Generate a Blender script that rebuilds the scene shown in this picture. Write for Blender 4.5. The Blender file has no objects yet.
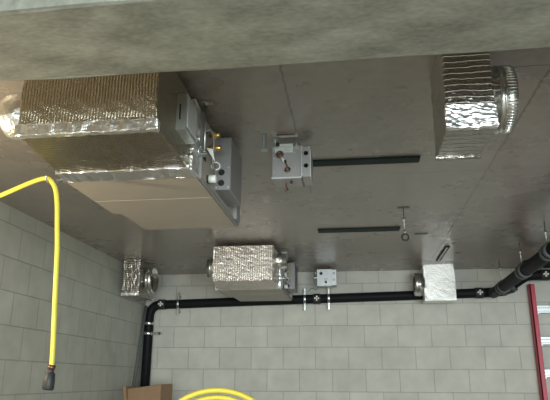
import bpy, bmesh, math, random
from mathutils import Vector, Matrix
random.seed(4)
S = bpy.context.scene
COL = S.collection

# ------------------------------------------------------------------ camera, world, lights, exposure
cam_d = bpy.data.cameras.new('camera'); cam = bpy.data.objects.new('camera', cam_d); COL.objects.link(cam)
S.camera = cam
cam_d.sensor_fit = 'HORIZONTAL'; cam_d.sensor_width = 36.0; cam_d.lens = 36.0*600/550
cam_d.clip_start = 0.02
yw, pt, rl = math.radians(-7.55), math.radians(16.65), math.radians(0.24)
fw = Vector((math.sin(yw)*math.cos(pt), math.cos(yw)*math.cos(pt), math.sin(pt)))
rt = Vector((math.cos(yw), -math.sin(yw), 0)); up = rt.cross(fw)
r2 = math.cos(rl)*rt + math.sin(rl)*up; u2 = -math.sin(rl)*rt + math.cos(rl)*up
mw = Matrix((r2, u2, -fw)).transposed().to_4x4(); mw.translation = (0, 0, 1.6)
cam.matrix_world = mw

w = bpy.data.worlds.new('world'); S.world = w; w.use_nodes = True
bg = w.node_tree.nodes['Background']; bg.inputs[0].default_value = (0.72, 0.745, 0.72, 1); bg.inputs[1].default_value = 0.9

def lamp(name, kind, loc, energy, color, size=0.1, size_y=None, target=None, spot=None):
    d = bpy.data.lights.new(name, kind); d.energy = energy; d.color = color
    if kind == 'AREA':
        d.shape = 'RECTANGLE'; d.size = size; d.size_y = size_y or size
    else:
        d.shadow_soft_size = size
    if spot:
        d.spot_size = math.radians(spot); d.spot_blend = 0.6
    o = bpy.data.objects.new(name, d); COL.objects.link(o); o.location = loc
    if target is not None:
        o.rotation_euler = (Vector(target)-Vector(loc)).to_track_quat('-Z', 'Y').to_euler()
    return o
# daylight through the open garage door behind the camera
lamp('door_daylight', 'AREA', (1.6, -4.2, 1.5), 450, (0.88, 0.99, 1.0), 4.2, 2.0, target=(0.6, 5, 1.5))
# halogen work light standing on the left, just outside the frame
lamp('work_light', 'POINT', (-1.6, 1.55, 1.93), 30, (1.0, 0.80, 0.52), 0.05)
S.view_settings.view_transform = 'Standard'; S.view_settings.look = 'None'
S.view_settings.exposure = 0.27; S.view_settings.gamma = 1.0; S.view_settings.use_curve_mapping = False

# ------------------------------------------------------------------ materials
def new_mat(name):
    m = bpy.data.materials.new(name); m.use_nodes = True
    return m, m.node_tree.nodes, m.node_tree.links, m.node_tree.nodes['Principled BSDF']
def plain(name, col, rough=0.5, metal=0.0, bump=0.0, bscale=60, var=0.0):
    m, n, l, b = new_mat(name)
    b.inputs['Base Color'].default_value = (*col, 1); b.inputs['Roughness'].default_value = rough; b.inputs['Metallic'].default_value = metal
    if bump or var:
        tc = n.new('ShaderNodeTexCoord'); nz = n.new('ShaderNodeTexNoise'); nz.inputs['Scale'].default_value = bscale; nz.inputs['Detail'].default_value = 4
        l.new(tc.outputs['Object'], nz.inputs['Vector'])
        if bump:
            bp = n.new('ShaderNodeBump'); bp.inputs['Strength'].default_value = bump; bp.inputs['Distance'].default_value = 0.004
            l.new(nz.outputs['Fac'], bp.inputs['Height']); l.new(bp.outputs[0], b.inputs['Normal'])
        if var:
            mx = n.new('ShaderNodeMix'); mx.data_type = 'RGBA'
            mx.inputs[6].default_value = (*[c*(1-var) for c in col], 1); mx.inputs[7].default_value = (*[min(1, c*(1+var)) for c in col], 1)
            l.new(nz.outputs['Fac'], mx.inputs[0]); l.new(mx.outputs[2], b.inputs['Base Color'])
    return m
def math_node(n, l, op, a, b=None, clamp=False):
    x = n.new('ShaderNodeMath'); x.operation = op; x.use_clamp = clamp
    for i, v in enumerate((a, b)):
        if v is None: continue
        if isinstance(v, (int, float)): x.inputs[i].default_value = v
        else: l.new(v, x.inputs[i])
    return x.outputs[0]

def block_wall(name, axis, off, zoff, c1, c2):
    m, n, l, b = new_mat(name)
    tc = n.new('ShaderNodeTexCoord'); sp = n.new('ShaderNodeSeparateXYZ'); l.new(tc.outputs['Object'], sp.inputs[0])
    cx = n.new('ShaderNodeCombineXYZ')
    l.new(math_node(n, l, 'SUBTRACT', sp.outputs[axis], off), cx.inputs[0]); l.new(math_node(n, l, 'SUBTRACT', sp.outputs['Z'], zoff), cx.inputs[1])
    br = n.new('ShaderNodeTexBrick'); l.new(cx.outputs[0], br.inputs['Vector'])
    br.inputs['Scale'].default_value = 1; br.inputs['Brick Width'].default_value = 0.305; br.inputs['Row Height'].default_value = 0.198
    br.inputs['Mortar Size'].default_value = 0.0045; br.inputs['Mortar Smooth'].default_value = 0.5
    br.offset = 0.5; br.offset_frequency = 2
    br.inputs['Color1'].default_value = (*c1, 1); br.inputs['Color2'].default_value = (*c2, 1)
    br.inputs['Mortar'].default_value = (*[c*0.76 for c in c1], 1)
    nz = n.new('ShaderNodeTexNoise'); nz.inputs['Scale'].default_value = 7; nz.inputs['Detail'].default_value = 6; l.new(tc.outputs['Object'], nz.inputs['Vector'])
    fn = n.new('ShaderNodeTexNoise'); fn.inputs['Scale'].default_value = 160; fn.inputs['Detail'].default_value = 3; l.new(tc.outputs['Object'], fn.inputs['Vector'])
    rp = n.new('ShaderNodeMapRange'); rp.inputs[1].default_value = .3; rp.inputs[2].default_value = .7; rp.inputs[3].default_value = .9; rp.inputs[4].default_value = 1.07
    l.new(nz.outputs['Fac'], rp.inputs[0])
    mx = n.new('ShaderNodeMix'); mx.data_type = 'RGBA'; mx.blend_type = 'MULTIPLY'; mx.inputs[0].default_value = 1
    cc = n.new('ShaderNodeCombineColor')
    for i in range(3): l.new(rp.outputs[0], cc.inputs[i])
    l.new(br.outputs['Color'], mx.inputs[6]); l.new(cc.outputs[0], mx.inputs[7]); l.new(mx.outputs[2], b.inputs['Base Color'])
    h = math_node(n, l, 'SUBTRACT', math_node(n, l, 'MULTIPLY', fn.outputs['Fac'], .25), br.outputs['Fac'])
    bp = n.new('ShaderNodeBump'); bp.inputs['Strength'].default_value = .5; bp.inputs['Distance'].default_value = .004
    l.new(h, bp.inputs['Height']); l.new(bp.outputs[0], b.inputs['Normal']); b.inputs['Roughness'].default_value = .85
    return m

def concrete(name, c1, c2, rough, seams=(), spec=0.5, stretch=(1, 1, 1)):
    m, n, l, b = new_mat(name)
    tc = n.new('ShaderNodeTexCoord'); mp = n.new('ShaderNodeMapping'); mp.inputs['Scale'].default_value = stretch; l.new(tc.outputs['Object'], mp.inputs[0])
    a = n.new('ShaderNodeTexNoise'); a.inputs['Scale'].default_value = 2.2; a.inputs['Detail'].default_value = 8; a.inputs['Roughness'].default_value = .62; l.new(mp.outputs[0], a.inputs['Vector'])
    f = n.new('ShaderNodeTexNoise'); f.inputs['Scale'].default_value = 22; f.inputs['Detail'].default_value = 5; l.new(mp.outputs[0], f.inputs['Vector'])
    mixv = math_node(n, l, 'ADD', math_node(n, l, 'MULTIPLY', a.outputs['Fac'], .7), math_node(n, l, 'MULTIPLY', f.outputs['Fac'], .3))
    rp = n.new('ShaderNodeValToRGB'); rp.color_ramp.elements[0].position = .30; rp.color_ramp.elements[1].position = .70
    rp.color_ramp.elements[0].color = (*c1, 1); rp.color_ramp.elements[1].color = (*c2, 1); l.new(mixv, rp.inputs[0])
    col = rp.outputs[0]
    if seams:
        sp = n.new('ShaderNodeSeparateXYZ'); l.new(tc.outputs['Object'], sp.inputs[0])
        wob = math_node(n, l, 'MULTIPLY', math_node(n, l, 'SUBTRACT', f.outputs['Fac'], .5), .02)
        tot = None
        for ax, pos, wd, lo, hi in seams:
            d = math_node(n, l, 'ABSOLUTE', math_node(n, l, 'ADD', math_node(n, l, 'SUBTRACT', sp.outputs[ax], pos), wob))
            k = math_node(n, l, 'LESS_THAN', d, wd)
            o = 'Y' if ax == 'X' else 'X'
            k = math_node(n, l, 'MULTIPLY', k, math_node(n, l, 'MULTIPLY', math_node(n, l, 'GREATER_THAN', sp.outputs[o], lo), math_node(n, l, 'LESS_THAN', sp.outputs[o], hi)))
            tot = k if tot is None else math_node(n, l, 'MAXIMUM', tot, k)
        mx = n.new('ShaderNodeMix'); mx.data_type = 'RGBA'; mx.inputs[7].default_value = (*[c*.45 for c in c1], 1)
        l.new(math_node(n, l, 'MULTIPLY', tot, .75), mx.inputs[0]); l.new(col, mx.inputs[6]); col = mx.outputs[2]
    l.new(col, b.inputs['Base Color'])
    rr = n.new('ShaderNodeMapRange'); rr.inputs[3].default_value = rough-.06; rr.inputs[4].default_value = rough+.1; l.new(a.outputs['Fac'], rr.inputs[0]); l.new(rr.outputs[0], b.inputs['Roughness'])
    b.inputs['Specular IOR Level'].default_value = spec
    bp = n.new('ShaderNodeBump'); bp.inputs['Strength'].default_value = .015; bp.inputs['Distance'].default_value = .004
    l.new(f.outputs['Fac'], bp.inputs['Height']); l.new(bp.outputs[0], b.inputs['Normal'])
    return m

def foil(name, axes, freq, strength, rough, col=(.80, .78, .76), noise=90, wob=2.0, sharp=3.0, ridge=.55, crump=1.6, big=3.0):
    """Foil-faced insulation: ridges across the given direction plus crumples."""
    m, n, l, b = new_mat(name)
    tc = n.new('ShaderNodeTexCoord'); dt = n.new('ShaderNodeVectorMath'); dt.operation = 'DOT_PRODUCT'; dt.inputs[1].default_value = axes
    l.new(tc.outputs['Object'], dt.inputs[0])
    nz = n.new('ShaderNodeTexNoise'); nz.inputs['Scale'].default_value = noise; nz.inputs['Detail'].default_value = 4; nz.inputs['Roughness'].default_value = .6; l.new(tc.outputs['Object'], nz.inputs['Vector'])
    lo = n.new('ShaderNodeTexNoise'); lo.inputs['Scale'].default_value = 9; lo.inputs['Detail'].default_value = 3; l.new(tc.outputs['Object'], lo.inputs['Vector'])
    ph = math_node(n, l, 'ADD', math_node(n, l, 'MULTIPLY', dt.outputs['Value'], freq*2*math.pi), math_node(n, l, 'MULTIPLY', lo.outputs['Fac'], wob))
    s = math_node(n, l, 'SINE', ph) if freq else None
    h = math_node(n, l, 'MULTIPLY', nz.outputs['Fac'], crump)
    if s is not None:
        s = math_node(n, l, 'POWER', math_node(n, l, 'ADD', math_node(n, l, 'MULTIPLY', s, .5), .5), sharp)
        h = math_node(n, l, 'ADD', math_node(n, l, 'MULTIPLY', s, ridge), h)
    h = math_node(n, l, 'ADD', h, math_node(n, l, 'MULTIPLY', lo.outputs['Fac'], big))
    bp = n.new('ShaderNodeBump'); bp.inputs['Strength'].default_value = strength; bp.inputs['Distance'].default_value = .006
    l.new(h, bp.inputs['Height']); l.new(bp.outputs[0], b.inputs['Normal'])
    b.inputs['Base Color'].default_value = (*col, 1); b.inputs['Metallic'].default_value = 1; b.inputs['Roughness'].default_value = rough
    return m

M = {}
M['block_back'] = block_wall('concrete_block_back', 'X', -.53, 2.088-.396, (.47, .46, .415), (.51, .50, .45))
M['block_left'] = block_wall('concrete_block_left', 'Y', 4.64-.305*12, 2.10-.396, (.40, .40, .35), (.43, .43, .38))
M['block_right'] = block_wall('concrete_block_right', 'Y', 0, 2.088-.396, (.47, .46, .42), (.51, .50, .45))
M['ceiling'] = concrete('ceiling_concrete', (.19, .172, .155), (.345, .312, .28), .26,
    seams=[('X', .673, .005, 1.2, 5.2), ('X', -.22, .004, 1.2, 3.2), ('Y', 1.875, .004, .35, 3), ('Y', 2.92, .003, .2, 1.2)], spec=.8)
M['beam'] = concrete('beam_concrete', (.11, .112, .093), (.34, .345, .295), .7, stretch=(2.6, 5, 2))
M['floor'] = concrete('floor_concrete', (.10, .085, .065), (.50, .45, .38), .6)
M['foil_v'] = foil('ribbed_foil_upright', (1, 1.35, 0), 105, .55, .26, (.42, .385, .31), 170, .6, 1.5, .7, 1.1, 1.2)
M['foil_b'] = foil('ribbed_foil_dimmed_underside', (.12, 1, 0), 62, .5, .27, (.29, .25, .195), 130, 1.0, 2.5, 1.6, 1.2, 1.6)
M['foil_s'] = foil('ribbed_foil_sparkling', (1, 1, 0), 60, .62, .17, (.93, .86, .81), 110, .8, 2.0, 1.9, 1.3, 1.5)
M['foil_h'] = foil('ribbed_foil_level', (0, .6, 1), 52, .6, .22, (.50, .48, .455), 120, 4.0, 18.0, 1.2, .8, 1.8)
M['foil_c'] = foil('crumpled_foil', (0, 0, 1), 0, .68, .15, (.96, .96, .95), 100, 0, 1, 0, 2.2, 2.2)
M['tape'] = foil('foil_tape', (0, 0, 1), 0, .55, .31, (.84, .84, .84), 45)
M['galv'] = plain('galvanised_steel', (.52, .55, .53), .4, .9, .08, 30, .08)
M['collar'] = plain('bright_collar_steel', (.74, .75, .74), .22, 1.0)
M['casing'] = plain('grey_sheet_casing', (.37, .335, .29), .5, .15, .03, 9, .08)
M['darkcase'] = plain('dark_grey_casing', (.20, .20, .20), .45, .5)
M['sidebox'] = plain('dull_grey_side_panel', (.25, .245, .245), .5, .3)
M['box'] = plain('grey_metal_box', (.37, .365, .36), .42, .5, .0, 20, .05)
M['lightbox'] = plain('pale_grey_metal_box', (.56, .58, .60), .45, .3)
M['black'] = plain('black_hole', (.01, .01, .01), .7)
M['pipe'] = plain('black_iron_pipe', (.010, .011, .013), .48, 0, .1, 40)
M['pipe'].node_tree.nodes['Principled BSDF'].inputs['IOR'].default_value = 1.16
M['rubber'] = plain('black_rubber', (.02, .021, .023), .55)
M['brass'] = plain('brass', (.80, .55, .18), .3, 1.0)
M['copper'] = plain('dull_copper', (.17, .09, .065), .4, .8)
M['white'] = plain('white_plastic', (.75, .74, .70), .5)
M['label'] = plain('white_label', (.55, .58, .55), .6)
M['print'] = plain('grey_print', (.25, .27, .26), .6)
M['slot'] = plain('dark_green_slot', (.012, .02, .016), .5)
M['slot'].node_tree.nodes['Principled BSDF'].inputs['IOR'].default_value = 1.18
M['yellow'] = plain('yellow_hose', (.60, .52, .06), .42, 0, .05, 40)
M['red'] = plain('red_fibreglass', (.42, .015, .045), .4, 0, .05, 40)
M['alu'] = plain('aluminium', (.58, .61, .62), .42, .7)
M['card'] = plain('brown_cardboard', (.27, .17, .10), .8, 0, .1, 25, .12)
M['zinc'] = plain('zinc_rod', (.50, .53, .52), .35, 1.0)
M['grey_tube'] = plain('grey_conduit', (.075, .09, .09), .6, 0)

# ------------------------------------------------------------------ mesh helpers
def bm_box(bm, lo, hi, bevel=0.0, seg=1, rot=None):
    lo, hi = Vector(lo), Vector(hi); c = (lo+hi)/2; d = hi-lo
    t = bmesh.new(); bmesh.ops.create_cube(t, size=1)
    bmesh.ops.scale(t, vec=d, verts=t.verts)
    if bevel: bmesh.ops.bevel(t, geom=t.edges[:], offset=bevel, segments=seg, affect='EDGES', profile=.5)
    if rot is not None: bmesh.ops.rotate(t, cent=(0, 0, 0), matrix=rot, verts=t.verts)
    bmesh.ops.translate(t, vec=c, verts=t.verts)
    merge(bm, t)
def merge(bm, t):
    me = bpy.data.meshes.new('tmp'); t.to_mesh(me); t.free(); bm.from_mesh(me); bpy.data.meshes.remove(me)
def frame(d):
    d = d.normalized(); a = Vector((0, 0, 1)) if abs(d.z) < .9 else Vector((1, 0, 0))
    u = d.cross(a).normalized(); return u, d.cross(u)
def bm_tube(bm, pts, r, n=14, caps=True, closed=False):
    """Sweep a circle along a polyline; r may be a list."""
    pts = [Vector(p) for p in pts]; N = len(pts); rs = r if isinstance(r, (list, tuple)) else [r]*N
    rings = []; u = None
    for i, p in enumerate(pts):
        if closed: d = pts[(i+1) % N]-pts[i-1]
        else: d = pts[min(i+1, N-1)]-pts[max(i-1, 0)]
        if d.length < 1e-9: d = pts[min(i+1, N-1)]-pts[0]
        d.normalize()
        if u is None: u, v = frame(d)
        else:
            u = (u-d*u.dot(d)).normalized(); v = d.cross(u)
        rings.append([bm.verts.new(p+(u*math.cos(2*math.pi*k/n)+v*math.sin(2*math.pi*k/n))*rs[i]) for k in range(n)])
    for i in range(N if closed else N-1):
        A, B = rings[i], rings[(i+1) % N]
        for k in range(n):
            f = bm.faces.new((A[k], A[(k+1) % n], B[(k+1) % n], B[k])); f.smooth = True
    if caps and not closed:
        bm.faces.new(rings[0][::-1]); bm.faces.new(rings[-1])
def bm_cyl(bm, a, b, r, n=20): 
    bm_tube(bm, [a, b], r, n)
def bm_lathe(bm, a, axis, prof, n=28):
    """prof: list of (distance along axis, radius)."""
    axis = Vector(axis).normalized(); a = Vector(a); u, v = frame(axis); rings = []
    for t, r in prof:
        rings.append([bm.verts.new(a+axis*t+(u*math.cos(2*math.pi*k/n)+v*math.sin(2*math.pi*k/n))*r) for k in range(n)])
    for A, B in zip(rings, rings[1:]):
        for k in range(n):
            f = bm.faces.new((A[k], A[(k+1) % n], B[(k+1) % n], B[k])); f.smooth = True
    bm.faces.new(rings[0][::-1]); bm.faces.new(rings[-1])
def bm_torus(bm, c, axis, R, r, n=28, m=10):
    u, v = frame(Vector(axis)); c = Vector(c)
    bm_tube(bm, [c+(u*math.cos(2*math.pi*k/n)+v*math.sin(2*math.pi*k/n))*R for k in range(n)], r, m, closed=True)
def smooth_path(pts, k=8):
    pts = [Vector(p) for p in pts]; out = []
    P = [pts[0]*2-pts[1]]+pts+[pts[-1]*2-pts[-2]]
    for i in range(1, len(P)-2):
        for j in range(k):
            t = j/k; a, b, c, d = P[i-1], P[i], P[i+1], P[i+2]
            out.append(.5*((2*b)+(c-a)*t+(2*a-5*b+4*c-d)*t*t+(3*b-a-3*c+d)*t**3))
    out.append(pts[-1]); return out
def obj(name, bm, mat, parent=None):
    bmesh.ops.recalc_face_normals(bm, faces=bm.faces[:])
    me = bpy.data.meshes.new(name); bm.to_mesh(me); bm.free()
    me.materials.append(M[mat])
    o = bpy.data.objects.new(name, me); COL.objects.link(o)
    if parent is not None:
        o.parent = parent
        # child meshes are written in world coordinates: undo the parent's placement
        par = parent; off = Vector((0, 0, 0))
        while par is not None: off += par.location; par = par.parent
        me.transform(Matrix.Translation(-off))
    return o
def box_obj(name, lo, hi, mat, parent=None, bevel=.001, rot=None, seg=1):
    bm = bmesh.new(); bm_box(bm, lo, hi, bevel, seg, rot); return obj(name, bm, mat, parent)
def thing(name, label, cat, loc, group=None):
    o = bpy.data.objects.new(name, None); COL.objects.link(o); o.location = loc; o.empty_display_size = .05
    o['label'] = label; o['category'] = cat
    if group: o['group'] = group
    return o
def tag(o, label, cat, group=None):
    o['label'] = label; o['category'] = cat
    if group: o['group'] = group
    return o
def struct(o): o['kind'] = 'structure'; return o

CE = 2.60                                   # ceiling height
# ------------------------------------------------------------------ the room
struct(box_obj('floor', (-2.25, -4.5, -.12), (4.2, 5.98, 0), 'floor', bevel=0))
struct(box_obj('ceiling', (-2.25, -4.5, CE), (4.2, 5.98, CE+.2), 'ceiling', bevel=0))
struct(box_obj('wall_back', (-2.25, 5.78, 0), (4.2, 5.98, CE), 'block_back', bevel=0))
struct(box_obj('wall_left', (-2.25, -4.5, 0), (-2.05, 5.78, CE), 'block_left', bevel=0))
struct(box_obj('wall_right', (4.0, -4.5, 0), (4.2, 5.78, CE), 'block_right', bevel=0))
bm = bmesh.new(); bm_box(bm, (-2.05, .955, 2.3), (4.0, 1.243, CE), .012, 2)
bmesh.ops.subdivide_edges(bm, edges=[e for e in bm.edges if e.calc_length() > 2], cuts=30)
for v in bm.verts:
    v.co.z += 0 if v.co.z > 2.5 else random.uniform(-.003, .003)
    if v.co.z < 2.5: v.co.y += random.uniform(-.002, .002)
struct(obj('ceiling_beam', bm, 'beam'))

# ------------------------------------------------------------------ ceiling fan coil units
def fan_coil(ox, oy, label, near):
    """ox, oy: front-left corner of the foil plenum; bottom 2.30."""
    t = thing('fan_coil_unit', label, 'air handler', (ox+.2, oy+.6, 2.3), 'foil-wrapped fan coil units')
    zb, zt = 2.30, 2.573; W = .436 if near else .460; pd = .425; ud = 1.20
    f = 'foil_v' if near else 'foil_s'
    # plenum wrapped in ribbed foil; slightly flared towards the casing
    bm = bmesh.new(); bm_box(bm, (ox, oy, zb), (ox+W, oy+pd, zt), .006, 2)
    bmesh.ops.subdivide_edges(bm, edges=[e for e in bm.edges if e.calc_length() > .15], cuts=14, use_grid_fill=True)
    for v in bm.verts:
        k = (v.co.y-oy)/pd
        if v.co.x < ox+.02: v.co.x -= .05*k
        v.co += Vector([random.uniform(-.0012, .0012) for _ in range(3)])
    pl = obj('plenum', bm, f, t)
    if near:                                   # ribs run across underneath; colour darkened for the dark floor mirrored there
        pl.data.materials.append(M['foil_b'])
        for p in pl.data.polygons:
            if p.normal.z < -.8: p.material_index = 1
    # tape bands, 1 mm proud of the foil
    bm = bmesh.new()
    if near: bm_box(bm, (ox-.004, oy-.004, zb-.004), (ox+W+.004, oy+.022, zb+.032), .003, 2)
    bmesh.ops.subdivide_edges(bm, edges=[e for e in bm.edges if e.calc_length() > .2], cuts=26)
    for v in bm.verts: v.co += Vector([random.uniform(-.0018, .0018) for _ in range(3)])
    if near: obj('tape_band', bm, 'tape', t)['label'] = 'smooth silver tape along the front lower edge'
    else: bm.free()
    bm = bmesh.new()
    if near: bm_box(bm, (ox-.045, oy+pd-.085, zb-.004), (ox+W+.006, oy+pd+.012, zb+.012), .003, 2)
    bm_box(bm, (ox+W-.002, oy+pd-.06, zb), (ox+W+.010, oy+pd+.02, zt), .003, 2)
    bmesh.ops.subdivide_edges(bm, edges=[e for e in bm.edges if e.calc_length() > .2], cuts=26)
    for v in bm.verts: v.co += Vector([random.uniform(-.0022, .0022) for _ in range(3)])
    obj('tape_band', bm, 'tape', t)['label'] = 'crumpled silver tape where plenum meets casing'
    # sheet-metal casing, narrower towards the rear on its left side
    x0, x1 = ox-.06, ox+W+.006; y0, y1, y2 = oy+pd+.012, oy+.90, oy+ud
    bm = bmesh.new()
    prof = [(x0, y0), (x1, y0), (x1, y2), (x0+.045, y2), (x0+.045, y1), (x0, y1)]
    vb = [bm.verts.new((x, y, zb)) for x, y in prof]; vt = [bm.verts.new((x, y, zt)) for x, y in prof]
    bm.faces.new(vb); bm.faces.new(vt)
    for i in range(6): bm.faces.new((vb[i], vb[(i+1) % 6], vt[(i+1) % 6], vt[i]))
    bmesh.ops.bevel(bm, geom=[e for e in bm.edges], offset=.004, segments=2, affect='EDGES')
    ca = obj('casing', bm, 'casing', t)
    # seams across the underside
    bm = bmesh.new()
    bm_box(bm, (x0+.006, oy+.70, zb-.0008), (x1-.004, oy+.706, zb+.001), 0)
    obj('seam_strip', bm, 'casing', ca)
    # side flanges
    bm = bmesh.new()
    for yy in (y0+.03, y2-.02): bm_box(bm, (x1-.002, yy, zb+.004), (x1+.012, yy+.012, zt-.006), .002)
    bm_box(bm, (x1-.002, y0+.03, zb+.002), (x1+.010, y2-.012, zb+.016), .002)
    obj('side_flange', bm, 'sidebox', ca)
    # round spigot on the left of the plenum
    bm = bmesh.new(); r = .075
    bm_lathe(bm, (ox-.005, oy+.13, zb+.125), (-1, 0, 0), [(-.05, r-.012), (0, r-.006), (.02, r-.004), (.022, r), (.085, r+.002), (.105, r-.004), (.118, r-.018), (.12, r-.03)] if near else
             [(-.04, r), (.028, r), (.03, r+.004), (.036, r+.004), (.038, r), (.06, r), (.061, r-.008), (.03, r-.010)])
    for v in bm.verts: v.co += Vector([random.uniform(-.0015, .0015) if near else 0 for _ in range(3)])
    obj('spigot', bm, 'tape' if near else 'collar', t)['label'] = 'foil-wrapped round duct end' if near else 'bare round duct end'
    # side details
    if near:
        cb = box_obj('control_box', (x1-.01, oy+.185, zb+.075), (x1+.028, oy+.315, zb+.205), 'galv', t, .002)
        cb['label'] = 'pale grey control box on the foil side'
        box_obj('cover', (x1+.027, oy+.195, zb+.087), (x1+.031, oy+.305, zb+.193), 'lightbox', cb, .0015)
        box_obj('opening', (x1+.004, oy+.1835, zb+.11), (x1+.009, oy+.1865, zb+.165), 'black', cb, 0)
    else:
        bm = bmesh.new()
        bm_lathe(bm, (x1-.01, oy+.28, zb+.20), (1, 0, 0), [(0, .058), (.03, .058), (.032, .062), (.04, .062), (.042, .058), (.075, .058), (.077, .052), (.03, .05)])
        obj('side_spigot', bm, 'collar', t)['label'] = 'bright round duct end on the right side'
    ey = oy+.73
    eb = box_obj('electrical_box', (x1-.01, ey, zb+.04), (x1+(.064 if near else .085), oy+.97, zt-.002), 'darkcase' if not near else 'sidebox', t, .003)
    for zz in (.07, .115):
        bm = bmesh.new(); bm_lathe(bm, (x1+.026, ey+.001, zb+zz), (0, -1, 0), [(0, .013), (.004, .013), (.005, .008), (.002, .007)], 18)
        obj('grommet', bm, 'black', eb)
    for xx, zz in ((.006, .05), (.056, .05), (.056, .135)):
        bm = bmesh.new(); bm_cyl(bm, (x1+xx, ey+.001, zb+zz), (x1+xx, ey-.006, zb+zz), .003, 8); obj('screw', bm, 'lightbox', eb)
    for zz, ln in ((.222, .052), (.168, .058)):
        bm = bmesh.new(); yy = oy+.59
        bm_lathe(bm, (x1-.005, yy, zb+zz), (1, 0, 0), [(0, .008), (.018, .008), (.019, .015), (.034, .015), (.035, .010), (ln-.004, .010), (ln, .008)], 14)
        bm_cyl(bm, (x1+.027, yy, zb+zz), (x1+.027, yy-.022, zb+zz+.004), .006, 10)
        obj('valve', bm, 'brass', t)['label'] = 'brass valve'
    bm = bmesh.new(); bm_lathe(bm, (x1-.003, oy+.60, zb+.043), (1, 0, 0), [(0, .016), (.012, .016), (.013, .0)], 16)
    ht = obj('pipe_stub', bm, 'black', t)
    bm = bmesh.new(); bm_lathe(bm, (x1+.008, oy+.598, zb+.043), (1, 0, 0), [(0, .016), (.026, .016), (.028, .013)], 18)
    obj('cap', bm, 'white', ht)['label'] = 'white cap'
    bm = bmesh.new(); bm_torus(bm, (x1+.024, oy+.63, zb+.108), (.3, -1, .2), .017, .0028, 24, 8)
    obj('cable_loop', bm, 'white', t)['label'] = 'pale looped cable'
    bm = bmesh.new()
    vs = [bm.verts.new(p) for p in ((x1+.004, oy+.55, zb+.155), (x1+.028, oy+.555, zb+.15), (x1+.034, oy+.575, zb+.105))]
    f1 = bm.faces.new(vs); ex = bmesh.ops.extrude_face_region(bm, geom=[f1])
    for v in ex['geom']:
        if isinstance(v, bmesh.types.BMVert): v.co.y += .003
    obj('paper_tag', bm, 'white', t)['label'] = 'pale triangular tag'
    box_obj('cut_out', (x1-.003, oy+.50, zb+.10), (x1+.0025, oy+.56, zb+.15), 'black', t, 0)
    box_obj('end_post', (x1-.003, y2-.09, zb+.016), (x1+.018, y2-.012, zt-.006), 'sidebox', t, .003)
    bm = bmesh.new()
    bm_tube(bm, smooth_path([(x1+.004, oy+.50, zb+.20), (x1+.03, oy+.52, zb+.21), (x1+.03, oy+.56, zb+.17), (x1+.02, oy+.59, zb+.12), (x1+.025, oy+.64, zb+.06)]), .005, 8)
    bm_tube(bm, smooth_path([(x1+.004, oy+.46, zb+.12), (x1+.02, oy+.48, zb+.16), (x1+.02, oy+.52, zb+.20), (x1+.012, oy+.58, zb+.23)]), .004, 8)
    obj('refrigerant_tube', bm, 'zinc', t)
    # hanger rods up to the ceiling
    for (xx, yy, zl) in ((x1+.022, oy+.455, zb+.09), (x0+.03, oy+.46, zt-.01), (x1-.06, y2-.06, zt-.01), (x0+.08, y2-.06, zt-.01)):
        bm = bmesh.new(); bm_cyl(bm, (xx, yy, zl), (xx, yy, CE), .0042, 10)
        for q in (0, .008): bm_cyl(bm, (xx, yy, zl+q), (xx, yy, zl+q+.006), .009, 6)
        hr = obj('hanger_rod', bm, 'zinc', t)
        bm = bmesh.new(); bm_box(bm, (xx-.026, yy-.012, CE-.006), (xx+.026, yy+.012, CE), .001)
        bm_cyl(bm, (xx, yy, CE-.012), (xx, yy, CE-.004), .009, 6); obj('anchor_plate', bm, 'galv', hr)
    box_obj('hanger_bracket', (x1-.002, oy+.44, zb+.085), (x1+.036, oy+.47, zb+.09), 'galv', t, .0005)
    # support tab on the left front corner
    bm = bmesh.new(); bm_box(bm, (x0-.018, y0+.002, zb-.002), (x0+.004, y0+.008, zb+.055), .001); bm_box(bm, (x0-.018, y0-.03, zb-.004), (x0+.004, y0+.008, zb), .001)
    tb = obj('support_tab', bm, 'collar', t)
    box_obj('slot', (x0-.010, y0+.0005, zb+.012), (x0-.002, y0+.0025, zb+.045), 'black', tb, 0)
    return t
fan_coil(-.993, 1.555, 'large foil-wrapped ceiling air unit at upper left, nearest the beam', True)
fan_coil(-1.052, 4.38, 'smaller-looking sparkling foil-wrapped air unit hung close to the back wall', False)

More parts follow.
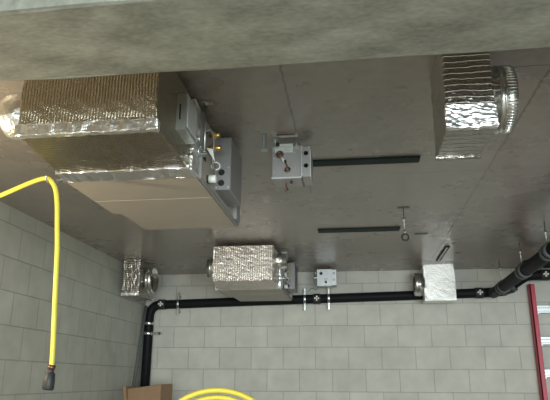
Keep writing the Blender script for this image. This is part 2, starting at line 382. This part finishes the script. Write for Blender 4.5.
# ------------------------------------------------------------------ foil duct boxes
def duct_box(lo, hi, cdir, cy, cz, cr, cl, mat, label, tape_h):
    t = thing('duct_box', label, 'duct', ((lo[0]+hi[0])/2, (lo[1]+hi[1])/2, lo[2]), 'foil duct boxes on the ceiling')
    bm = bmesh.new(); bm_box(bm, lo, hi, .005, 2)
    bmesh.ops.subdivide_edges(bm, edges=[e for e in bm.edges if e.calc_length() > .08], cuts=12, use_grid_fill=True)
    for v in bm.verts:
        d = .0014
        if v.co.z < CE-.01: v.co += Vector([random.uniform(-d, d) for _ in range(3)])
    obj('wrapped_box', bm, mat, t)
    if tape_h:
        bm = bmesh.new(); bm_box(bm, (lo[0]-.003, lo[1]-.004, lo[2]-.003), (hi[0]+.003, lo[1]+.018, lo[2]+tape_h), .003, 2)
        bmesh.ops.subdivide_edges(bm, edges=[e for e in bm.edges if e.calc_length() > .03], cuts=10, use_grid_fill=True)
        for v in bm.verts: v.co += Vector([random.uniform(-.0018, .0018) for _ in range(3)])
        obj('tape_band', bm, 'tape', t)['label'] = 'bright crumpled tape along the lower edge'
        bm = bmesh.new(); bm_box(bm, (lo[0]-.003, hi[1]-.02, lo[2]-.003), (hi[0]+.003, hi[1]+.003, lo[2]+.02), .003, 2)
        bmesh.ops.subdivide_edges(bm, edges=[e for e in bm.edges if e.calc_length() > .1], cuts=10)
        for v in bm.verts: v.co += Vector([random.uniform(-.0015, .0015) for _ in range(3)])
        obj('tape_band', bm, 'foil_h', t)
    x = hi[0] if cdir > 0 else lo[0]
    bm = bmesh.new()
    r = cr
    bm_lathe(bm, (x-cdir*.01, cy, cz), (cdir, 0, 0), [(0, r), (cl*.42, r), (cl*.44, r+.006), (cl*.56, r+.006), (cl*.58, r), (cl*.60, r), (cl*.62, r+.003), (cl, r+.003), (cl, r-.004), (cl*.5, r-.006)], 40)
    c = obj('collar', bm, 'collar', t)
    if tape_h > .03:
        bm = bmesh.new()                       # crimped end of the collar: fine ribs
        n = 64
        for k in range(n):
            a = 2*math.pi*k/n; p = Vector((0, math.cos(a), math.sin(a)))*(r+.003)
            b0 = Vector((x-cdir*.01+cdir*cl*.66, cy, cz)); b1 = Vector((x-cdir*.01+cdir*cl*.98, cy, cz))
            bm_tube(bm, [b0+p, b1+p], .0022, 5)
        obj('crimped_rim', bm, 'collar', c)
    return t
duct_box((.284, 1.655, 2.30), (.423, 1.922, CE), 1, 1.775, 2.435, .10, .085, 'foil_h', 'tall foil duct box beside the beam at upper right, with a ribbed round collar', .072)
duct_box((-1.985, 4.95, 2.287), (-1.833, 5.34, CE), 1, 5.12, 2.44, .11, .09, 'foil_h', 'foil duct box in the left corner above the black pipe bend', .02)
duct_box((.618, 5.47, 2.272), (.893, 5.65, CE), -1, 5.56, 2.43, .10, .085, 'foil_c', 'bright square foil duct box on the back wall, right of the white box', 0)

# ------------------------------------------------------------------ hung metal boxes
def valve_box(ox, oy, zb, w_, h, d, near, label):
    t = thing('junction_box', label, 'metal box', (ox+w_/2, oy+d/2, zb), 'metal boxes hung from the ceiling')
    m = 'box' if near else 'lightbox'
    bd = box_obj('body', (ox, oy, zb), (ox+w_*.76, oy+d, zb+h), m, t, .002)
    sp = box_obj('side_panel', (ox+w_*.75, oy-.006, zb+.004), (ox+w_, oy+d, zb+h-.006), m, t, .002)
    bm = bmesh.new(); bm_box(bm, (ox+w_-.004, oy-.008, zb), (ox+w_, oy, zb+h-.025), .0005)
    bm_box(bm, (ox+w_*.745, oy-.010, zb), (ox+w_*.765, oy, zb+h-.004), .0005); obj('folded_edge', bm, 'lightbox', sp)
    bm = bmesh.new(); bm_box(bm, (ox-.001, oy-.008, zb-.001), (ox+w_*.76, oy+.001, zb+.005), .0005); obj('folded_edge', bm, 'lightbox', bd)
    for zz in (.36, .74):
        bm = bmesh.new(); bm_lathe(bm, (ox+w_*.875, oy-.005, zb+h*zz), (0, -1, 0), [(0, .010), (.003, .010), (.004, .007), (.001, .006)], 20)
        obj('knockout', bm, 'black', sp)
    for xx, zz in ((.06, .2), (.06, .62), (.58, .78), (.52, .32), (.60, .32), (.78, .1), (.95, .92), (.78, .95)):
        bm = bmesh.new(); bm_cyl(bm, (ox+w_*xx, oy+.001, zb+h*zz), (ox+w_*xx, oy-.009, zb+h*zz), .0024, 8); obj('screw', bm, 'lightbox', bd)
    if near:
        lb = box_obj('label_plate', (ox+.012, oy-.002, zb+h*.80), (ox+w_*.54, oy+.001, zb+h*1.07), 'label', t, .0005)
        lb['label'] = 'white printed label'
        bm = bmesh.new()
        for k, (a, b) in enumerate(((.30, .48), (.30, .44), (.30, .50), (.22, .50))): bm_box(bm, (ox+w_*a, oy-.0026, zb+h*(.84+.05*k)), (ox+w_*b, oy-.0018, zb+h*(.85+.05*k)), 0)
        obj('fine_print', bm, 'print', lb)
        p = [(ox+.022, zb+h*.93), (ox+.036, zb+h*.72), (ox+.066, zb+h*.36), (ox+.070, zb+h*.10)]
        bm = bmesh.new(); bm_torus(bm, (p[1][0], oy-.014, p[1][1]), (0, -1, 0), .0105, .006, 20, 8)
        obj('copper_port', bm, 'copper', t)['label'] = 'dark copper ring, upper'
        bm = bmesh.new(); bm_torus(bm, (p[3][0]-.002, oy-.012, p[3][1]+.022), (0, -1, .2), .009, .0045, 20, 8)
        obj('copper_port', bm, 'copper', t)['label'] = 'dark copper ring, lower'
        bm = bmesh.new(); bm_tube(bm, [(p[1][0]+.004, oy-.008, p[1][1]-.008), (p[2][0]-.010, oy-.008, p[2][1]+.018)], .006, 10); obj('tube', bm, 'label', t)
        bm = bmesh.new(); bm_tube(bm, [(p[2][0]-.004, oy-.010, p[2][1]+.012), (p[3][0]-.002, oy-.010, p[3][1]+.034)], .003, 8); obj('stem', bm, 'copper', t)
        bm = bmesh.new(); bm_lathe(bm, (p[2][0]-.008, oy-.001, p[2][1]+.022), (0, -1, 0), [(0, .0055), (.014, .005), (.015, .003)], 12); obj('knob', bm, 'black', t)
        bm = bmesh.new(); bm_lathe(bm, (p[0][0]+.004, oy-.001, p[0][1]+.015), (0, -1, -.1), [(0, .008), (.022, .0075), (.024, .004)], 12); obj('knob', bm, 'black', t)
        bm = bmesh.new(); bm_tube(bm, smooth_path([(ox+w_*.76, oy-.006, zb+.008), (ox+w_*.78, oy-.006, zb-.012), (ox+w_*.82, oy-.002, zb-.040)]), .0028, 8); obj('loose_wire', bm, 'rubber', t)
        bm = bmesh.new(); bm_tube(bm, smooth_path([(ox+.055, oy+d*.5, zb+.002), (ox+.056, oy+d*.5, zb-.018), (ox+.062, oy+d*.45, zb-.034), (ox+.050, oy+d*.4, zb-.038)]), .0034, 8); obj('pipe_tail', bm, 'copper', t)
        bm = bmesh.new(); bm_lathe(bm, (ox+.08, oy+d*.3, zb+.002), (0, 0, -1), [(0, .006), (.012, .006), (.013, .003)], 10); obj('drain_plug', bm, 'rubber', t)
    else:
        for xx, zz, rr in ((.22, .74, .014), (.46, .22, .010)):
            bm = bmesh.new(); bm_lathe(bm, (ox+w_*xx, oy+.001, zb+h*zz), (0, -1, 0), [(0, rr), (.012, rr), (.013, rr*.6), (.006, rr*.5)], 16); obj('knob', bm, 'rubber', t)
        bm = bmesh.new(); bm_tube(bm, [(ox+w_*.42, oy-.002, zb+h*.42), (ox+w_*.5, oy-.002, zb+h*.3)], .012, 12); obj('tube', bm, 'white', t)
        bm = bmesh.new(); bm_tube(bm, smooth_path([(ox+w_*.1, oy+.01, zb+.01), (ox-.01, oy+.01, zb-.03), (ox-.05, oy+.01, zb-.02), (ox-.08, oy+.02, zb-.05)]), .003, 8); obj('loose_wire', bm, 'grey_tube', t)
    return t
vb = valve_box(-.332, 2.40, 2.417, .168, .148, .12, True, 'grey metal box with copper rings hung beside the longer dark ceiling slot')
def strut(x0, x1, y, z0, z1, legs):
    bm = bmesh.new(); return bm
# galvanised hanger of the near box: two upright channels and a cross bar under the ceiling
def up_channel(x, y, z0, z1, w_=.022):
    bm = bmesh.new()
    bm_box(bm, (x-w_/2, y, z0), (x+w_/2, y+.004, z1), .0008)
    bm_box(bm, (x-w_/2, y-.014, z0), (x-w_/2+.003, y+.004, z1), .0008); bm_box(bm, (x+w_/2-.003, y-.014, z0), (x+w_/2, y+.004, z1), .0008)
    bm_box(bm, (x-w_/2-.006, y-.016, z0-.003), (x+w_/2+.006, y+.006, z0+.004), .0008)
    return bm
obj('hanger_channel', up_channel(-.318, 2.405, 2.558, CE, .014), 'galv', vb)
obj('hanger_channel', up_channel(-.222, 2.405, 2.558, CE, .010), 'galv', vb)
obj('hanger_channel', up_channel(-.356, 2.34, 2.525, CE, .016), 'galv', vb)
bm = bmesh.new(); bm_box(bm, (-.325, 2.34, CE-.014), (-.215, 2.356, CE), .001); bm_box(bm, (-.322, 2.354, CE-.010), (-.306, 2.42, CE), .001)
obj('cross_bar', bm, 'galv', vb)
bm = bmesh.new(); bm_box(bm, (-.305, 2.336, CE-.010), (-.225, 2.341, CE-.004), 0); obj('cross_bar_strip', bm, 'copper', vb)['label'] = 'brownish strip along the cross bar'
vf = valve_box(-.334, 5.45, 2.415, .178, .153, .12, False, 'pale metal box hung at the back wall just above the black pipe')
for xx in (-.352, -.215):
    bm = bmesh.new(); bm_cyl(bm, (xx, 5.50, 2.50), (xx, 5.50, CE), .004, 8); bm_box(bm, (xx-.01, 5.49, 2.49), (xx+.03, 5.51, 2.50), .001); obj('hanger_rod', bm, 'zinc', vf)

# ------------------------------------------------------------------ dark slots in the ceiling
o = box_obj('ceiling_slot', (-.245, 2.675, CE-.010), (.326, 2.748, CE), 'slot', None, .002); tag(o, 'dark slot strip in the ceiling beside the grey metal box', 'slot strip', 'dark strips on the ceiling')
o = box_obj('ceiling_slot', (-.237, 4.035, CE-.010), (.326, 4.13, CE), 'slot', None, .002); tag(o, 'dark slot strip in the ceiling ending at the hanging ring', 'slot strip', 'dark strips on the ceiling')
t = thing('ceiling_slot', 'short dark slot strip with a pale line above the bright square duct box', 'slot strip', (.73, 4.98, CE), 'dark strips on the ceiling')
box_obj('strip', (.710, 4.70, CE-.012), (.750, 5.26, CE), 'slot', t, .002)
box_obj('pale_line', (.724, 4.72, CE-.014), (.732, 5.25, CE-.011), 'white', t, 0)

# ------------------------------------------------------------------ ring hanger and spare anchor plate
t = thing('ring_hanger', 'thin rod hanger with a dark ring below the ceiling, right of the slot strips', 'pipe hanger', (.315, 3.56, CE))
box_obj('anchor_plate', (.275, 3.545, CE-.006), (.345, 3.565, CE), 'grey_tube', t, .002)
bm = bmesh.new(); bm_cyl(bm, (.310, 3.555, 2.437), (.310, 3.555, CE-.004), .003, 8); bm_cyl(bm, (.310, 3.555, 2.51), (.310, 3.555, 2.535), .007, 8); bm_cyl(bm, (.310, 3.555, 2.434), (.310, 3.555, 2.457), .006, 8); obj('rod', bm, 'zinc', t)
bm = bmesh.new(); bm_torus(bm, (.312, 3.555, 2.414), (.15, -1, 0), .020, .0055, 28, 8); obj('ring', bm, 'rubber', t)
o = box_obj('anchor_plate', (.44, 4.24, CE-.006), (.53, 4.275, CE), 'grey_tube', None, .002); tag(o, 'small dark plate left on the ceiling above the square duct box', 'plate')

# ------------------------------------------------------------------ black drain pipes
PR = .043
def arc(c, a0, a1, R, u, v, n=10):
    c, u, v = Vector(c), Vector(u), Vector(v)
    return [c+R*(u*math.cos(a0+(a1-a0)*k/n)+v*math.sin(a0+(a1-a0)*k/n)) for k in range(n+1)]
def band(bm, p, d, r=PR, wd=.03, proud=.004):
    d = Vector(d).normalized(); p = Vector(p); bm_lathe(bm, p-d*wd/2, d, [(0, r+proud*.6), (.002, r+proud), (wd-.002, r+proud), (wd, r+proud*.6)], 24)
t = thing('drain_pipe', 'long black pipe along the top of the back wall, bending down in the left corner', 'pipe', (-1.985, 5.715, 0))
py = 5.715; zl = 2.306; R = .10
def zrun(x): return 2.306+(x+1.48)*.0235
pts = [Vector((-1.992, py, 0)), Vector((-1.985, py, zrun(-1.985)-R))]
pts += arc((-1.985+R, py, zrun(-1.985)-R), math.pi, math.pi/2, R, (1, 0, 0), (0, 0, 1))[1:]
pts += [Vector((x, py, zrun(x))) for x in (-1.0, 0, 1.0, 1.18)]
# upward jog, then on to the right above the ladder
pts += smooth_path([(1.30, 5.69, 2.374), (1.36, 5.66, 2.385), (1.48, 5.58, 2.465), (1.54, 5.555, 2.492), (1.62, 5.55, 2.497)], 5) + [Vector((2.6, 5.55, 2.51))]
bm = bmesh.new(); bm_tube(bm, pts, PR, 20); obj('pipe', bm, 'pipe', t)
def strap(p, along, par, mat='zinc'):
    """Wall strap clamp across the pipe with bolt ears."""
    bm = bmesh.new(); band(bm, p, along, PR, .022, .003)
    a = Vector(along).normalized(); s = Vector((0, 0, 1)) if abs(a.z) < .5 else Vector((1, 0, 0))
    for sg in (-1, 1):
        c = Vector(p)+s*sg*(PR+.030)+Vector((0, -.01, 0)); h = Vector((.010, .006, .034)) if abs(a.z) < .5 else Vector((.034, .006, .010))
        bm_box(bm, c-h, c+h, .002); bm_cyl(bm, c+Vector((0, -.010, 0)), c+Vector((0, 0, 0)), .007, 8)
        bm_box(bm, c+Vector((-.008, 0, -.008)), c+Vector((.008, .065, .008)), 0)
    return obj('strap_clamp', bm, mat, par)
strap((-1.70, py, zrun(-1.70)), (1, 0, 0), t)
strap((-.467, py, zrun(-.467)), (1, 0, 0), t); strap((-.24, py, zrun(-.24)), (1, 0, 0), t)
# coupling with bolts (bright cross-like bolt clusters)
def coupling(p, along, par, r=PR):
    bm = bmesh.new(); band(bm, p, along, r, .07, .006); cp = obj('coupling', bm, 'rubber', par)
    a = Vector(along).normalized(); bm = bmesh.new(); f = Vector((0, -1, 0)) if abs(a.y) < .7 else Vector((-.8, 0, -.6))
    f = (f-a*f.dot(a)).normalized(); s = a.cross(f)
    c = Vector(p)+f*(r+.008)
    for q in (a*.016, -a*.016, s*.016, -s*.016): bm_tube(bm, [c+q-f*.004, c+q+f*.008], .0075, 8)
    bm_tube(bm, [c-f*.004, c+f*.004], .006, 8)
    obj('bolt', bm, 'white', cp)
    return cp
coupling((-1.865, py, zrun(-1.865)), (1, 0, 0), t)
coupling((-.352, py, zrun(-.352)), (1, 0, 0), t)
coupling((1.135, py, zrun(1.135)), (1, 0, 0), t); coupling((1.385, 5.645, 2.396), (1, -.55, .25), t)
coupling((1.675, 5.55, 2.497), (1, 0, 0), t)
for zz, ear in ((2.115, False), (2.02, True)):
    bm = bmesh.new(); band(bm, (-1.986, py, zz), (0, 0, 1), PR, .026, .004)
    if ear: bm_box(bm, (-1.945, py-.02, zz-.010), (-1.86, py-.012, zz+.010), .002); bm_box(bm, (-1.88, py-.02, zz-.012), (-1.86, 5.776, zz+.012), .001)
    obj('pipe_clamp', bm, 'collar', t)
bm = bmesh.new(); band(bm, (1.42, 5.62, 2.413), (.12, -.08, .055), PR, .03, .006); band(bm, (1.345, 5.667, 2.381), (.06, -.03, .011), PR, .03, .006); obj('hose_band', bm, 'grey_tube', t)

t2 = thing('drain_pipe', 'thick black pipe hung under the ceiling running towards the viewer at far right', 'pipe', (1.25, 4.5, 2.38))
def za(y): return 2.352+(5.5-y)*.026
AP = .047
bm = bmesh.new(); bm_tube(bm, [(1.235, 5.60, za(5.6)+.0), (1.245, 5.4, za(5.4)), (1.255, 4.4, za(4.4)), (1.262, 2.2, za(2.2))], AP, 22); obj('pipe', bm, 'pipe', t2)
for yy in (5.30, 4.62, 3.98):
    bm = bmesh.new(); band(bm, (1.25, yy+.03, za(yy)), (0, 1, -.02), AP, .03, .008); band(bm, (1.25, yy-.05, za(yy)), (0, 1, -.02), AP, .03, .008); cp = obj('hub_band', bm, 'grey_tube', t2)
    bm = bmesh.new(); bm_cyl(bm, (1.25, yy+.03, za(yy)+AP), (1.25, yy+.03, CE), .004, 8); bm_cyl(bm, (1.25, yy+.03, CE-.09), (1.25, yy+.03, CE-.06), .009, 8); obj('hanger_rod', bm, 'zinc', t2)
# side branch to the right
bm = bmesh.new(); bm_tube(bm, smooth_path([(1.25, 4.70, za(4.70)), (1.31, 4.86, 2.43), (1.36, 4.95, 2.475), (1.43, 5.0, 2.50), (1.50, 5.01, 2.505)], 4)+[Vector((2.4, 5.01, 2.52))], .042, 18); obj('branch', bm, 'pipe', t2)
bm = bmesh.new(); band(bm, (1.46, 5.004, 2.503), (1, .1, .05), .042, .075, .008); obj('branch_coupling', bm, 'grey_tube', t2)

# ------------------------------------------------------------------ thin conduit leaning in the corner
bm = bmesh.new(); bm_tube(bm, [(-1.985, 5.60, 2.27), (-2.000, 5.53, 1.86), (-2.015, 5.455, 1.42), (-2.03, 5.21, 0.012)], .013, 10)
tag(obj('conduit', bm, 'grey_tube'), 'thin grey conduit leaning in the corner beside the upright black pipe', 'conduit')

# ------------------------------------------------------------------ tall cardboard carton
t = thing('carton', 'brown cardboard carton standing in the corner under the black pipe', 'box', (-1.77, 5.15, 0))
rz = Matrix.Rotation(math.radians(-6), 3, 'Z')
bm = bmesh.new(); bm_box(bm, (-1.90, 5.05, 0), (-1.60, 5.30, 1.545), .004, 1, rz)
for v in bm.verts:
    if v.co.z > 1: v.co.z += (v.co.x+1.72)*.13
obj('carton_body', bm, 'card', t)
bm = bmesh.new(); bm_box(bm, (-1.93, 5.03, 1.40), (-1.905, 5.27, 1.54), .002, 1, Matrix.Rotation(math.radians(-8), 3, 'Y')); obj('flap', bm, 'card', t)

# ------------------------------------------------------------------ red ladder against the back wall
t = thing('ladder', 'red ladder with aluminium rungs leaning on the back wall at far right', 'ladder', (1.83, 5.7, 0))
for sx in (1.575, 2.02):
    bm = bmesh.new()
    bm_box(bm, (sx, 5.685, 0), (sx+.012, 5.765, 2.44), .002); bm_box(bm, (sx, 5.685, 0), (sx+.045, 5.695, 2.44), .002); bm_box(bm, (sx, 5.755, 0), (sx+.045, 5.765, 2.44), .002)
    obj('rail', bm, 'red', t)
for k, z in enumerate((.255, .535, .815, 1.095, 1.38, 1.66, 1.937, 2.212)):
    bm = bmesh.new(); x0, x1 = 1.584, 2.05
    bm_box(bm, (x0, 5.69, z+.010), (x1, 5.75, z+.036), .004, 2); bm_box(bm, (x0, 5.70, z-.034), (x1, 5.745, z-.014), .004, 2)
    bm_box(bm, (x0, 5.705, z-.03), (x1, 5.74, z+.03), 0)
    bm_box(bm, (x0, 5.694, z-.045), (x0+.05, 5.745, z-.026), .002)
    obj('rung', bm, 'alu', t)

# ------------------------------------------------------------------ yellow hose over the hanger tab, with a black plug
t = thing('hose', 'yellow hose hooked below the large air unit, black plug at its hanging end', 'hose', (-1.0, 1.9, 1.6))
hp = [(-1.98, 1.80, 0.0), (-2.0, 1.83, .9), (-1.97, 1.85, 1.75), (-1.75, 1.88, 2.02), (-1.45, 1.90, 2.145), (-1.25, 1.90, 2.220), (-1.14, 1.90, 2.265), (-1.085, 1.90, 2.282), (-1.060, 1.90, 2.277), (-1.036, 1.90, 2.245), (-1.022, 1.90, 2.19), (-1.011, 1.90, 2.10), (-1.002, 1.90, 2.02), (-.994, 1.90, 1.90), (-.986, 1.90, 1.785), (-.980, 1.90, 1.70), (-.977, 1.90, 1.638)]
bm = bmesh.new(); bm_tube(bm, smooth_path(hp, 8), .0083, 14); obj('hose_tube', bm, 'yellow', t)
bm = bmesh.new()
bm_lathe(bm, (-.976, 1.90, 1.642), (-.12, 0, -1), [(0, .011), (.012, .012), (.013, .009), (.022, .009), (.026, .015), (.05, .018), (.072, .019), (.078, .015)], 18)
for v in bm.verts:
    if v.co.z < 1.62: v.co.x += (1.62-v.co.z)*.05
pg = obj('plug', bm, 'rubber', t)
bm = bmesh.new(); bm_lathe(bm, (-.9765, 1.90, 1.64), (-.12, 0, -1), [(0, .0125), (.010, .0125)], 14); obj('ferrule', bm, 'copper', pg)
# hook that carries the hose
hk = [(-1.060, 1.985, 2.294), (-1.062, 1.96, 2.276), (-1.064, 1.93, 2.268), (-1.064, 1.90, 2.265), (-1.064, 1.884, 2.274), (-1.064, 1.880, 2.286)]
bm = bmesh.new(); bm_tube(bm, smooth_path(hk, 4), .0035, 8); obj('wire_hook', bm, 'zinc', t)

# ------------------------------------------------------------------ coil of yellow hose hung on a post
t = thing('hose_coil', 'coiled yellow hose at the bottom edge, left of centre', 'hose', (-.53, 2.4, 0))
bm = bmesh.new(); pts = []
cx, cz = -.530, 1.297
for k in range(5*40+1):
    a = 2*math.pi*k/40+math.pi*.8; turn = k/40
    Rr = .290-.042*min(turn, 1)-.010*max(0, turn-1)
    pts.append((cx+.006*turn*math.sin(turn*3)+Rr*1.02*math.sin(a), 2.36+.022*turn, cz-.004*turn+Rr*math.cos(a)))
bm_tube(bm, pts, .0098, 12); obj('hose_tube', bm, 'yellow', t)
bm = bmesh.new(); bm_cyl(bm, (cx, 2.52, 0), (cx, 2.52, 1.505), .016, 12); bm_cyl(bm, (cx, 2.52, 1.476), (cx, 2.33, 1.480), .010, 10); bm_lathe(bm, (cx, 2.52, 0), (0, 0, 1), [(0, .16), (.02, .16), (.022, .03)], 24)
obj('hose_post', bm, 'grey_tube', t)
